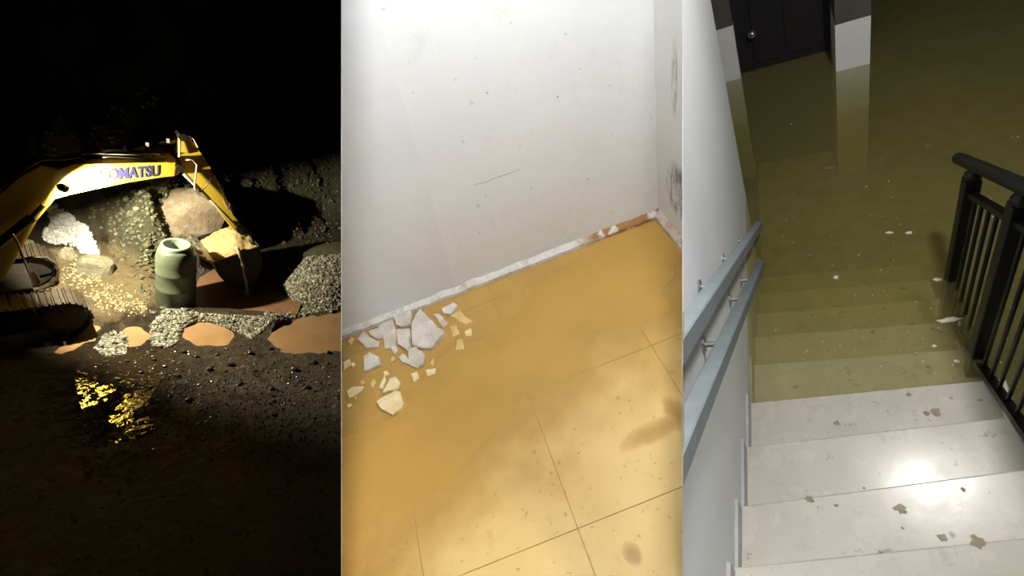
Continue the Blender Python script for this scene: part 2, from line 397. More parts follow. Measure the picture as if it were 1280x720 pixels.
# dark stains on the treads, each a dried splash lying on the stone
m_stain = simple('grime', (.27, .235, .15), (.40, .35, .25), 30, .7)
for (px, py, r, z) in ((1012, 624, .016, .34), (1045, 632, .008, .34), (1125, 636, .018, .51), (1178, 672, .014, .51), (1170, 515, .022, .0), (1158, 517, .014, .0), (1222, 678, .022, .51), (1046, 529, .016, .0), (1128, 660, .005, .51), (1100, 690, .006, .51), (1204, 612, .008, .51), (1080, 610, .006, .34), (1225, 500, .010, .0), (1136, 493, .012, .0)):
    q = STAIR.z(px, py, z); mb = MB(); rnd = random.Random(px)
    ring = [q+Vector((math.cos(a)*r*rnd.uniform(.5, 1.15), math.sin(a)*r*rnd.uniform(.5, 1.1), 0)) for a in [k*math.pi/7 for k in range(14)]]
    mb.prism(ring, (0, 0, .0009)).build('stain', m_stain, STAIR, parent=stairs)

# handrails on the wall: two square bars
m_rail = simple('grey_paint', (.17, .195, .205), (.14, .162, .168), 12, .55, bump=.05, spec=.4)
m_steel = simple('steel_bracket', (.45, .45, .45), (.3, .3, .3), 20, .35, .7)
XRAIL = XW+.085
def hrail(near, far, label, brk):
    a = STAIR.x(*near, XRAIL); b = STAIR.x(*far, XRAIL)
    a = a+(a-b)*.25
    t = thing('handrail', label, 'handrail', b, STAIR, 'grey handrails on the stair wall')
    sclip(MB().bar(a, b, .038, .042)).build('bar', m_rail, STAIR, parent=t, bevel=.003)
    for k in brk:
        q = a.lerp(b, k); mb = MB()
        mb.tube([(XW, q.y, q.z-.05), (XRAIL-.02, q.y, q.z-.05), (XRAIL, q.y, q.z-.02)], .009, 8); mb.tube([(XW-.002, q.y, q.z-.05), (XW+.006, q.y, q.z-.05)], .026, 12)
        mb.build('bracket', m_steel, STAIR, parent=t)
    return a, b
ra = hrail((853, 421), (949, 281), 'upper grey square handrail fixed to the white stair wall', (.42, .62, .84))
rb = hrail((853, 553), (951, 330), 'lower grey square handrail running under the other one', (.45, .7, .88))

# balustrade
m_blk = simple('black_metal', (.007, .007, .0065), (.011, .011, .010), 25, .42, 0, spec=.3)
b1 = STAIR.z(1190, 345); b2 = STAIR.z(1225, 440)
slope = .17/.285
XB = .64
bal = thing('balustrade', 'black metal balustrade with thin bars at the open side of the stairs', 'balustrade', (XB, b2.y, -.17), STAIR)
def railz(y, z0): return z0+(b2.y-y)*slope
ztop2 = .90
for y in (b1.y, b2.y, b2.y-.92):
    zt = railz(y, ztop2)-.02; zb = railz(y, -.17)-.12
    MB().box((XB-.028, y-.028, zb), (XB+.028, y+.028, zt)).build('post', m_blk, STAIR, parent=bal, bevel=.004)
    MB().lathe([(.012, 0), (.030, .012), (.030, .03), (.012, .05)], 12, (XB, y, zt-.005)).build('post_cap', m_blk, STAIR, parent=bal)
yE, yS = b1.y+.21, b2.y-1.0
mb = MB(); n = 10
MB().tube([(XB, yE, railz(yE, ztop2)+.035), (XB, yE-.02, railz(yE-.02, ztop2)+.05), (XB, yS, railz(yS, ztop2)+.05)], [.016, .026, .026], 12).build('handrail', m_blk, STAIR, parent=bal, smooth=True)
mb.bm.free()
MB().bar((XB, b1.y+.05, railz(b1.y+.05, ztop2)-.10), (XB, yS, railz(yS, ztop2)-.10), .03, .022).build('top_rail', m_blk, STAIR, parent=bal)
MB().bar((XB, b1.y+.05, railz(b1.y+.05, -.06)), (XB, yS, railz(yS, -.06)), .035, .03).build('bottom_rail', m_blk, STAIR, parent=bal)
y = b1.y+.04
ys = [b1.y+.045]+[b1.y-.075*k for k in range(1, 6)]+[b2.y-.08*k for k in range(1, 11)]
for y in ys:
    MB().tube([(XB, y, railz(y, -.06)), (XB, y, railz(y, ztop2)-.10)], .008, 7).build('baluster', m_blk, STAIR, parent=bal, smooth=True)

# far end of the flooded hall
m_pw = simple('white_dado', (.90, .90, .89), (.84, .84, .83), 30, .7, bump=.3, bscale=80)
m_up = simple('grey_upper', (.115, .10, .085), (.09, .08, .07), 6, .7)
m_door = simple('dark_door', (.020, .018, .022), (.026, .022, .022), 5, .6, spec=.15)
pa, pb = STAIR.z(1045, 88), STAIR.z(1090, 86)
zt = STAIR.y(1066, 26, pa.y).z
pil = MB().box((pa.x, pa.y, -1.1), (pb.x, pa.y+.35, zt)).build('column', m_pw, STAIR, (pa.x, pa.y, -1.05))
struct(pil, 'narrow pillar white below and grey above at the end of the flooded hall', 'pillar')
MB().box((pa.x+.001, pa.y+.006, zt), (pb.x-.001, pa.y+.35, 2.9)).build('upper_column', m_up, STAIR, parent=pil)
qa, qb = STAIR.z(880, 99), STAIR.z(926, 96)
yq = qb.y; zq = STAIR.y(910, 34, yq).z
w2 = sclip(MB().box((-1.6, yq, -1.1), (qb.x, yq+.2, zq))).build('wall_back', m_pw, STAIR, (0, yq, 0))
struct(w2, 'white lower wall strip beyond the stair wall beside the dark door', 'wall')
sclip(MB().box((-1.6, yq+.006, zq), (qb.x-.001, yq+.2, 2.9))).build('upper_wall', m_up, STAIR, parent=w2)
# door, standing in the gap between the wall strip and the pillar
dr = MB().box((qb.x, yq+.07, -1.0), (pa.x, yq+.11, 2.6)).build('door_1', m_door, STAIR, (qb.x, yq+.07, -1.0))
struct(dr, 'dark door with a round metal knob rising out of the water', 'door')
kp = STAIR.y(940, 43, yq+.03)
MB().lathe([(.001, -.02), (.028, -.012), (.036, .004), (.028, .02), (.012, .026), (.012, .06)], 16).bm.free()
mb = MB(); bmesh.ops.create_uvsphere(mb.bm, u_segments=14, v_segments=10, radius=.034, matrix=Matrix.Translation(kp)); mb.tube([kp, (kp.x, yq+.075, kp.z)], .012, 10)
mb.build('knob', simple('knob_metal', (.55, .52, .48), rough=.25, metal=.9), STAIR, parent=dr, smooth=True)
for x0 in (qb.x+.12, qb.x+.12+(pa.x-qb.x-.2)/2):
    MB().box((x0, yq+.058, .05), (x0+(pa.x-qb.x-.3)/2, yq+.072, 2.4)).build('door_panel', m_door, STAIR, parent=dr, bevel=.004)
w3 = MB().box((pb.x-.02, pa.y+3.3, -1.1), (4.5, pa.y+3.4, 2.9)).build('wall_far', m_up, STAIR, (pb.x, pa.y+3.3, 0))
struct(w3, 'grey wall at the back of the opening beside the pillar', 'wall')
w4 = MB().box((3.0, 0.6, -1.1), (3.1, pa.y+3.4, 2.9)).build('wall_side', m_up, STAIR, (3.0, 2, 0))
struct(w4, 'grey wall on the far side of the flooded hall', 'wall')

# flood water: a body of murky water
m = N('flood_water')
nt = m.t
tr = m.n('BsdfTransparent'); tr.inputs[0].default_value = (.96, .96, .9, 1)
df = m.n('BsdfDiffuse'); m.put(df.inputs[0], m.mix(m.ramp(m.noise(3, 4), [(.3, 0.0), (.7, 1.0)]), (.54, .48, .165), (.47, .425, .145)))
mx = m.n('MixShader'); mx.inputs[0].default_value = .23; m.link(tr.outputs[0], mx.inputs[1]); m.link(df.outputs[0], mx.inputs[2])
gl = m.n('BsdfGlossy'); gl.inputs['Roughness'].default_value = .05; gl.inputs[0].default_value = (.9, .9, .9, 1)
bu = m.n('Bump'); bu.inputs['Strength'].default_value = .06; bu.inputs['Distance'].default_value = .02; m.link(m.noise(7, 3), bu.inputs['Height']); m.link(bu.outputs[0], gl.inputs['Normal'])
fr = m.n('Fresnel'); fr.inputs[0].default_value = 1.33
m2 = m.n('MixShader'); m.link(fr.outputs[0], m2.inputs[0]); m.link(mx.outputs[0], m2.inputs[1]); m.link(gl.outputs[0], m2.inputs[2])
m.link(m2.outputs[0], m.out.inputs['Surface'])
va = m.n('VolumeAbsorption'); va.inputs[0].default_value = (.60, .55, .10, 1); va.inputs['Density'].default_value = 1.45
m.link(va.outputs[0], m.out.inputs['Volume'])
ZW = -.012
wat = sclip(MB().box((-1.5, 1.0, -1.4), (3.4, 7.45, ZW))).build('flood_water', m.m, STAIR, (0, 2.5, ZW))
tag(wat, 'murky olive flood water filling the stairwell up to the steps', 'water', kind='structure')
# floating scraps
m_foam = simple('foam_fleck', (.72, .70, .55), (.6, .57, .42), 40, .7)
rnd = random.Random(3); mb = MB()
for k in range(330):
    px, py = rnd.uniform(945, 1275), rnd.uniform(150, 470)
    if rnd.random() > .25+.75*(py-150)/320: continue
    q = STAIR.z(px, py, ZW+.001)
    if q.x < XW+.03 or abs(q.x-.64) < .06: continue
    r = rnd.choice((.0015, .002, .003, .004)); a0 = rnd.uniform(0, 6)
    mb.prism([q+Vector((math.cos(a0+k2*1.25)*r*rnd.uniform(.6, 1.4), math.sin(a0+k2*1.25)*r*rnd.uniform(.6, 1.4), 0)) for k2 in range(5)], (0, 0, .0015))
fo = mb.build('debris', m_foam, STAIR, (0, 2.0, ZW)); tag(fo, 'tiny pale flecks floating all over the flood water', 'debris', kind='stuff')
for (px, py, r, el, lab) in ((1045, 347, .014, 1, 'white crumpled scrap floating in the middle of the flood water'), (1012, 319, .016, 1.6, 'olive leaf shaped scrap floating beside the white one'), (1112, 291, .010, 2, 'pale scrap floating next to a bent one'), (1136, 291, .013, 1.3, 'pale bent scrap floating out in the flood water'), (1172, 350, .013, 1.4, 'pale foam clump floating against the black balustrade'), (1187, 400, .016, 3.2, 'thin pale stick floating near the black balustrade'), (1168, 433, .010, 1.2, 'small cream scrap floating over the drowned step'), (1037, 210, .024, 2.0, 'dim grey scrap floating far out towards the door'), (1160, 183, .014, .6, 'dim grey scrap floating far out before the dark opening'), (1196, 452, .013, 1, 'pale foam clump near the foot of a black post')):
    q = STAIR.z(px, py, ZW+.001); rnd = random.Random(px); th = rnd.uniform(-.3, .3)
    ring = []
    for k2 in range(11):
        a = k2*2*math.pi/11; rr = rnd.uniform(.6, 1.1); v = Vector((math.cos(a)*r*rr*(el if el >= 1 else 1), math.sin(a)*r*rr*(1 if el >= 1 else 1/el), 0)); v.rotate(Matrix.Rotation(th, 3, 'Z')); ring.append(q+v)
    top = [q+(p-q)*.7+Vector((0, 0, .004+rnd.uniform(0, .002))) for p in ring]
    o = MB().loft([ring, [p+Vector((0, 0, .002)) for p in ring], top]).build('floating_scrap', m_foam if 'dim' not in lab and 'olive' not in lab else simple('drab_scrap', (.17, .16, .075), (.12, .11, .055), 30, .7), STAIR, (q.x, q.y, ZW))
    tag(o, lab, 'scrap', 'scraps floating on the flood water')

# ================================================================ PIT: excavator in a flooded trench at night
FOOT = [(-9, 19.5), (-5, 17.5), (-3, 16.0), (-1.6, 14.9), (-.5, 14.2), (.6, 14.6), (1.6, 16.0), (3, 17.0), (6, 17.4), (12, 17.8)]
def foot(x):
    if x <= FOOT[0][0]: return FOOT[0][1]
    for (a, b), (c, d) in zip(FOOT, FOOT[1:]):
        if x <= c: return b+(d-b)*(x-a)/(c-a)
    return FOOT[-1][1]
MC = Vector((4.35, 14.1)); DAM = [PIT.z(*p).xy for p in ((192, 408), (215, 398), (262, 394), (300, 396), (342, 402))]
POOL = PIT.z(295, 372).xy
PUD = {'narrow brown puddle beside the excavator track': [(60, 442), (80, 424), (106, 404), (134, 405), (130, 420), (106, 432), (80, 446)],
       'small brown puddle before the green tank': [(150, 408), (172, 400), (194, 404), (194, 422), (184, 434), (160, 434), (148, 420)],
       'brown puddle between two gravel banks': [(224, 408), (244, 398), (278, 402), (300, 418), (288, 434), (240, 434), (226, 422)],
       'wide brown puddle in front of the gravel mound': [(330, 424), (345, 406), (390, 394), (450, 384), (450, 438), (400, 444), (350, 442)]}
PUDW = [[PIT.z(x, y).xy for x, y in p] for p in PUD.values()]
PUDB = [(min(q.x for q in p), max(q.x for q in p), min(q.y for q in p), max(q.y for q in p)) for p in PUDW]
def hollow(x, y):
    best = 0.0
    for P, (x0, x1, y0, y1) in zip(PUDW, PUDB):
        if x < x0 or x > x1 or y < y0 or y > y1: continue
        p = Vector((x, y)); ins = False; dm = 9
        for a, b in zip(P, P[1:]+P[:1]):
            if (a.y > y) != (b.y > y) and x < (b.x-a.x)*(y-a.y)/(b.y-a.y)+a.x: ins = not ins
            ab = b-a; t = max(0, min(1, (p-a).dot(ab)/ab.length_squared)); dm = min(dm, (p-a-ab*t).length)
        dm += .10*noise.noise((x*3.5, y*3.5, 3))
        if ins: best = max(best, max(0, min(1, dm/.22)))
    return best
def gauss(d, s): return math.exp(-(d/s)**2)
def ground_h(x, y):
    h = .05+.04*noise.noise((x*.5, y*.5, 2.0))+.035*noise.noise((x*2.2, y*2.2, 5.0))+.025*noise.noise((x*6, y*6, 1.0))-.16*hollow(x, y)
    h += .55*gauss(math.hypot((x+2.2)/1.6, (y-14.6)/1.0), 1.0)+.15*gauss(math.hypot(x+1.0, y-13.4), .8)
    d = math.hypot((x-MC.x)/1.25, (y-MC.y)/.95)
    h += 1.45*max(0, 1-d**2.4/2.2) if d < 1.39 else 0
    p = Vector((x, y)); best = 9
    for a, b in zip(DAM, DAM[1:]):
        ab = b-a; t = max(0, min(1, (p-a).dot(ab)/ab.length_squared)); best = min(best, (p-a-ab*t).length)
    h += .20*gauss(best, .30)
    h -= .22*gauss(math.hypot((x-POOL.x)/1.4, (y-POOL.y-.4)/1.1), 1.0)
    if y < 11.4: h += .03*noise.noise((x*9, y*9, 8))*min(1, (11.4-y))
    t = y-foot(x)+.5*noise.noise((x*.8, y*.3, 9))
    if t > 0:
        e = t*1.75*(1-math.exp(-t*2.5))
        v = Vector((x*.75, y*.5, e*.35))
        h += e+min(1, t*2.5)*(.22*noise.ridged_multi_fractal((x*1.6+e*.25, y*.8, e*.55), .9, 2.2, 4, .9, 2)-.25+.30*noise.fractal((x*2.3, y*1.5, e*1.2), .7, 2.2, 4)+1.0*noise.fractal(v, .9, 2.1, 5)+.35*noise.noise((x*1.9+e*.3, y*.4, e*.45)))
    return h
def hit(px, py, tmax=60, lift=0.0):
    d = PIT.ray(px, py).normalized(); t = 6.0; last = t
    while t < tmax:
        q = EYE+d*t
        if q.z < ground_h(q.x, q.y)+lift:
            lo, hi = last, t
            for _ in range(12):
                mid = (lo+hi)/2; q = EYE+d*mid
                if q.z < ground_h(q.x, q.y)+lift: hi = mid
                else: lo = mid
            return EYE+d*hi
        last = t; t += .12
    return EYE+d*tmax

m = N('pit_earth')
mud = m.mix(m.ramp(m.noise(1.3, 5), [(.35, 0.0), (.65, 1.0)]), (.105, .068, .036), (.062, .048, .031))
oc = m.ramp(m.math('ADD', m.blob((-1.9, 14.0, .3), (2.4, 2.1, 3)), m.math('MULTIPLY', m.math('SUBTRACT', m.noise(2.5, 4), .5), .6)), [(.15, 0.0), (.4, 1.0)])
mud = m.mix(oc, mud, m.mix(m.ramp(m.noise(7, 5), [(.35, 0.0), (.65, 1.0)]), (.42, .31, .15), (.30, .22, .11)))
cl = m.blob((MC.x-1.0, MC.y-.4, .4), (.9, 1.0, 1.6)); mud = m.mix(m.ramp(cl, [(.0, 0.0), (.3, .9)]), mud, (.25, .22, .13))
hl = m.mix(m.ramp(m.noise(.9, 6, .65), [(.35, 0.0), (.65, 1.0)]), (.120, .118, .056), (.078, .078, .046))
hl = m.mix(m.ramp(m.noise(4, 6, .75), [(.5, 0.0), (.7, .8)]), hl, (.20, .175, .10))
hl = m.mix(m.ramp(m.noise(.8, 4, .6), [(.58, 0.0), (.66, .6)]), hl, (.20, .135, .08))
hl = m.mix(m.ramp(m.noise(30, 2, .5), [(.66, 0.0), (.70, .6)]), hl, (.32, .30, .25))
ge = m.n('NewGeometry'); sz = m.n('SeparateXYZ'); m.link(m.co, sz.inputs[0])
up = m.ramp(m.math('ADD', m.math('MULTIPLY', sz.outputs[2], .7), m.math('MULTIPLY', m.noise(2.2, 4), .5)), [(.62, 0.0), (.82, 1.0)])
wet = m.ramp(m.math('ADD', m.blob((-1.0, 10.2, 0), (1.6, 2.2, 3)), m.math('MULTIPLY', m.math('SUBTRACT', m.noise(3, 3), .5), .5)), [(.1, 0.0), (.45, 1.0)])
rg = m.mix(wet, m.ramp(m.noise(5, 4, .7), [(.38, .25), (.62, .65)]), (.16, .16, .16))
m.base(m.mix(up, mud, hl), m.mix(up, m.mix(oc, rg, (.8, .8, .8)), (.78, .78, .78)), spec=.5)
m.bump(m.math('ADD', m.math('MULTIPLY', m.noise(9, 8, .75), .6), m.noise(2.6, 9, .9, dist=.8)), 1.0, .40); m_mud = m_hill = m.m

X0, X1, Y0, Y1, ST = -9.5, 9.0, 3.6, 24.0, .085
nx, ny = int((X1-X0)/ST)+1, int((Y1-Y0)/ST)+1
pc, pn = PIT.side(-1)
G = [[Vector((X0+i*ST, Y0+j*ST, ground_h(X0+i*ST, Y0+j*ST))) for i in range(nx)] for j in range(ny)]
sets = ([], [])
for j in range(ny-1):
    for i in range(nx-1):
        q = G[j][i]
        if (q-pc).dot(pn) > 2.5: continue
        sets[1 if q.y-foot(q.x) > .15 else 0].append((j, i))
for k, (nm, mt, lab, cat) in enumerate((('ground', m_mud, 'dark wet mud floor of the excavation', 'ground'), ('hillside', m_hill, 'steep dug earth slope rising behind the excavator', 'slope'))):
    idx, vs_, fs = {}, [], []
    for j, i in sets[k]:
        f = []
        for jj, ii in ((j, i), (j, i+1), (j+1, i+1), (j+1, i)):
            if (jj, ii) not in idx: idx[(jj, ii)] = len(vs_); vs_.append(G[jj][ii])
            f.append(idx[(jj, ii)])
        fs.append(f)
    me = bpy.data.meshes.new(nm); me.from_pydata(vs_, [], fs); me.materials.append(mt)
    for p in me.polygons: p.use_smooth = True
    o = bpy.data.objects.new(nm, me); COL.objects.link(o); BASE[nm] = Vector(); struct(o, lab, cat)

# puddles: flat sheets of brown water lying in the hollows
m = N('brown_water')
m.base(m.mix(m.ramp(m.noise(1.5, 3), [(.3, 0.0), (.7, 1.0)]), (.31, .185, .095), (.26, .15, .075)), .10, spec=.5); m.bump(m.noise(3, 2), .02, .02); m_bw = m.m
for lab, poly in PUD.items():
    cx = sum(p[0] for p in poly)/len(poly); cy = sum(p[1] for p in poly)/len(poly)
    pts = [PIT.z(cx+(x-cx)*1.06, cy+(y-cy)*1.06, .0) for x, y in poly]
    o = MB().prism(pts, (0, 0, -.3)).clip(pc-pn*.003, -pn).build('puddle', m_bw, PIT, sum(pts, Vector())/len(pts)); tag(o, lab, 'puddle')
m = N('wet_sheet'); m.base((.03, .02, .012), .07, spec=1.0); m.bump(m.noise(9, 3, .5), .22, .05)
pts = [PIT.z(x, y, .052) for x, y in ((92, 470), (108, 444), (150, 438), (190, 446), (204, 470), (186, 500), (196, 535), (150, 556), (112, 540), (100, 505))]
o = MB().prism(pts, (0, 0, -.2)).build('puddle', m.m, PIT, sum(pts, Vector())/len(pts)); tag(o, 'dark rippled shallow water glinting with the lamp among wet stones', 'puddle')
m = N('pool_water'); m.base(m.mix(m.ramp(m.noise(3, 4), [(.3, 0.0), (.7, 1.0)]), (.23, .125, .07), (.17, .09, .05)), .3, spec=.4); m.bump(m.noise(11, 4, .6), .5, .04)
pts = [PIT.z(x, y, .06) for x, y in ((236, 380), (250, 345), (262, 318), (300, 304), (360, 300), (395, 312), (388, 345), (372, 392), (330, 398), (300, 396), (262, 392))]
o = MB().prism(pts, (0, 0, -.5)).build('pool', m.m, PIT, sum(pts, Vector())/len(pts)); tag(o, 'churned muddy pool under the excavator bucket behind the gravel bank', 'pool')

# gravel
def gravel_mat(name, stops, rough):
    m = N(name); g = m.n('NewGeometry'); m.base(m.ramp(g.outputs['Random Per Island'], stops), rough, spec=.45); return m.m
m_gr = gravel_mat('gravel_grey', [(0, (.06, .058, .045)), (.5, (.15, .14, .105)), (.85, (.30, .28, .21)), (1, (.46, .43, .34))], .5)
m_gw = gravel_mat('gravel_white', [(0, (.50, .50, .48)), (.6, (.68, .68, .66)), (1, (.8, .8, .78))], .7)
m_gd = gravel_mat('gravel_dark', [(0, (.03, .026, .02)), (.6, (.08, .065, .045)), (1, (.17, .13, .09))], .28)
ICO = bmesh.new(); bmesh.ops.create_icosphere(ICO, subdivisions=1, radius=1); IV = [v.co.copy() for v in ICO.verts]; IF = [[v.index for v in f.verts] for f in ICO.faces]; ICO.free()
OCT_V = [Vector(p) for p in ((1, 0, 0), (-1, 0, 0), (0, 1, 0), (0, -1, 0), (0, 0, 1), (0, 0, -1), )]
OCT_F = [(0, 2, 4), (2, 1, 4), (1, 3, 4), (3, 0, 4), (2, 0, 5), (1, 2, 5), (3, 1, 5), (0, 3, 5)]
TB = PIT.z(220, 379, .05)
def inpoly(x, y, P):
    r = False
    for (x1, y1), (x2, y2) in zip(P, P[1:]+P[:1]):
        if (y1 > y) != (y2 > y) and x < (x2-x1)*(y-y1)/(y2-y1)+x1: r = not r
    return r
def gravel(polys, n, smin, smax, mat, label, seed, ico=False, feather=0):
    rnd = random.Random(seed); V, Fc = [], []; TV, TF = (IV, IF) if ico else (OCT_V, OCT_F)
    for poly, share in polys:
        xs = [p[0] for p in poly]; ys = [p[1] for p in poly]; k = 0; want = int(n*share); tries = 0
        while k < want and tries < want*8:
            tries += 1
            x, y = rnd.uniform(min(xs), max(xs)), rnd.uniform(min(ys), max(ys))
            if not inpoly(x+rnd.gauss(0, feather), y+rnd.gauss(0, feather), poly): continue
            if x > 426: continue
            q = hit(x, y); s = rnd.uniform(smin, smax)
            if math.hypot(q.x-TB.x, q.y-TB.y) < .56: continue
            s = s*(1.6 if rnd.random() < .07 else 1)
            M = Matrix.Rotation(rnd.uniform(0, 6.28), 3, 'Z') @ Matrix.Rotation(rnd.uniform(0, 3), 3, 'X') @ Matrix.Diagonal((s*rnd.uniform(.7, 1.4), s*rnd.uniform(.6, 1.1), s*rnd.uniform(.5, .9)))
            b = len(V); V += [M @ v*rnd.uniform(.8, 1.2)+q for v in TV]; Fc += [[b+a for a in f] for f in TF]; k += 1
    me = bpy.data.meshes.new('gravel'); me.from_pydata(V, [], Fc); me.materials.append(mat)
    o = bpy.data.objects.new('gravel', me); COL.objects.link(o); tag(o, label, 'gravel', kind='stuff')
gravel([([(344, 352), (358, 336), (384, 321), (427, 317), (427, 386), (392, 392), (352, 400), (330, 398), (336, 382), (350, 376), (352, 366)], 1.0)], 3400, .025, .05, m_gr, 'coarse grey gravel covering the mound beside the muddy pool', 1, True)
gravel([([(190, 432), (188, 408), (204, 388), (226, 384), (250, 392), (290, 394), (345, 396), (330, 412), (312, 424), (296, 414), (262, 401), (236, 404), (224, 414), (222, 428), (206, 436)], 1.0)], 1900, .025, .05, m_gr, 'grey gravel bank damming the pool in front of the tank', 2, True)
gravel([([(118, 436), (130, 418), (150, 412), (162, 426), (156, 444), (130, 446)], 1.0)], 420, .025, .045, m_gr, 'patch of wet grey gravel near the narrow puddle', 3, True)
gravel([([(60, 254), (72, 262), (92, 276), (106, 284), (124, 318), (112, 318), (92, 304), (56, 298), (66, 276)], 1.0)], 1500, .04, .085, m_gw, 'spill of white crushed stone on the slope below the boom', 4, True, 2)
gravel([([(96, 440), (200, 436), (330, 432), (427, 436), (427, 560), (96, 600)], 1.0)], 2300, .012, .034, m_gd, 'dark wet stones strewn over the mud floor', 5, True, 26)
gravel([([(70, 340), (100, 322), (130, 352), (190, 378), (188, 396), (130, 388), (112, 372)], 1.0)], 420, .014, .034, gravel_mat('gravel_ochre', [(0, (.22, .16, .08)), (1, (.46, .36, .2))], .8), 'ochre clods and grit on the lit soil by the track', 6, True, 4)

m_cl = gravel_mat('earth_clods', [(0, (.06, .057, .035)), (.6, (.10, .096, .054)), (.93, (.14, .13, .076)), (1, (.28, .25, .18))], .8)
gravel([([(112, 262), (200, 226), (420, 100), (427, 100), (427, 300), (320, 296), (250, 290), (194, 380), (176, 366)], .7), ([(40, 170), (200, 110), (427, 60), (427, 200), (200, 250), (120, 230)], .3)], 2600, .02, .075, m_cl, 'rough earth clods and stones bristling all over the dug slope', 8, True, 6)
# boulders set in the slope
def boulder(px, py, size, mat, label, seed, amp=.35, sink=.3):
    q = hit(px, py); d = (q-EYE).normalized()
    o = MB().blobrock(q+d*sink, size, seed, 3, amp).build('boulder', mat, PIT, q-Vector((0, 0, size[2]*.7))); tag(o, label, 'boulder')
m = N('pink_rock'); m.base(m.mix(m.ramp(m.noise(2.4, 6, .7), [(.42, 0.0), (.6, 1.0)]), (.20, .15, .10), (.34, .27, .19)), .7); m.bump(m.noise(4, 8, .8), .9, .12); m_pr = m.m
m = N('grey_rock'); m.base(m.mix(m.ramp(m.noise(2.4, 6, .7), [(.42, 0.0), (.6, 1.0)]), (.19, .17, .115), (.28, .25, .17)), .8); m.bump(m.noise(4, 8, .8), .9, .12); m_gk = m.m
boulder(236, 270, (1.0, .5, .85), m_pr, 'reddish tan boulder sticking out of the slope behind the bucket', 4)
boulder(118, 338, (.40, .35, .42), m_gk, 'grey boulder at the foot of the white stone spill', 9, sink=.15)
boulder(86, 322, (.20, .2, .32), m_gk, 'dark upright boulder between the track and the stone spill', 12, sink=.1)
boulder(10, 318, (.5, .4, .4), m_gk, 'boulder on the bank behind the excavator tracks', 15, sink=.1)
# single stones in the mud
sts = [(312, 441), (272, 444), (246, 446), (230, 440), (338, 436), (354, 437), (192, 450), (206, 458), (288, 456), (262, 462), (318, 464), (221, 470), (176, 466), (300, 480), (368, 462), (392, 454), (410, 441), (250, 482), (340, 486), (158, 452), (236, 500), (384, 484)]
for k, (x, y) in enumerate(sts):
    q = hit(x, y); s = random.uniform(.05, .085)
    o = MB().blobrock(q+Vector((0, 0, s*.3)), (s, s*.8, s*.6), k+30, 2, .3).build('stone', m_gd, PIT, q)
    tag(o, 'fist sized dark wet stone lying loose on the mud floor', 'stone', 'loose stones on the mud floor')
for k, (x, y) in enumerate(((212, 379), (222, 384), (232, 388), (204, 386), (192, 392))):
    q = hit(x, y); s = .07
    o = MB().blobrock(q+Vector((0, 0, s*.3)), (s*1.2, s*.9, s*.7), k+60, 2, .3).build('stone', m_gr, PIT, q)
    tag(o, 'pale stone on the gravel bank at the foot of the tank', 'stone', 'stones at the foot of the tank')

# green plastic tank
tb = PIT.z(220, 379, .05)
m = N('green_plastic'); m.base(m.mix(m.ramp(m.noise(3, 5), [(.4, 0.0), (.7, 1.0)]), (.072, .086, .054), (.108, .118, .078)), .42, spec=.45); m_gp = m.m
tank = thing('water_tank', 'dull green plastic tank with an open neck standing at the pool', 'tank', tb)
r = .44
prof = [(r*.96, -.05), (r, .04), (r, .52), (r*1.02, .54), (r*1.02, .58), (r, .60), (r, .98), (r*1.02, 1.00), (r*1.02, 1.04), (r, 1.06), (r, 1.26), (r*.985, 1.38), (r*.945, 1.50), (r*.88, 1.60), (r*.80, 1.66), (r*.66, 1.67), (r*.64, 1.55)]
MB().lathe(prof, 40, tb, caps=False).build('body', m_gp, PIT, parent=tank, smooth=True)
MB().lathe([(r*.74, 1.63), (r*.76, 1.67), (r*.76, 1.73), (r*.73, 1.76), (r*.60, 1.76), (r*.56, 1.72), (r*.56, 1.30), (.01, 1.20)], 40, tb, caps=False).build('neck_ring', simple('green_plastic_rim', (.15, .185, .14), (.18, .21, .165), 5, .42), PIT, parent=tank, smooth=True)

# ---------------------------------------------------------------- excavator
AX = math.radians(15); U = Vector((math.cos(AX), math.sin(AX), 0)); NR = Vector((-math.sin(AX), math.cos(AX), 0)); OX = Vector((1.7, 14.3, 0))
def E(px, py, off=0.0): return PIT.plane(px, py, OX+NR*off, NR)
ex = thing('excavator', 'yellow tracked excavator with lettered boom reaching over the pool', 'excavator', (-4.2, 12.3, 0))
m_y = simple('yellow_paint', (.60, .40, .045), (.54, .35, .035), 4, .42, spec=.4)
m_dk = simple('dark_iron', (.022, .019, .017), (.04, .032, .025), 8, .5, .5)
m_hose = simple('rubber_hose', (.03, .028, .026), rough=.35, spec=.6)
m_tan = simple('muddy_hose', (.42, .33, .21), (.30, .23, .14), 20, .5)
m_chr = simple('steel_rod', (.48, .40, .30), (.36, .29, .2), 14, .35, .6)
m_or = simple('orange_plate', (.80, .36, .02), rough=.5)
m_let = simple('blue_lettering', (.022, .02, .085), rough=.6)
def slab(name, poly, half, mat, off=0.0, bevel=.012, parent=None):
    pts = [E(x, y, off-half) for x, y in poly]
    return MB().prism(pts, NR*2*half).build(name, mat, PIT, parent=parent or ex, bevel=bevel)
BH = .30
boom = slab('boom', [(66, 214), (92, 205), (222, 202), (227, 210), (222, 219), (160, 228), (88, 243), (62, 251)], BH, m_y)
slab('boom_foot', [(20, 224), (52, 206), (72, 211), (68, 250), (46, 276), (20, 324), (-40, 420), (-90, 400), (-60, 330), (-20, 262)], BH*.98, m_y)
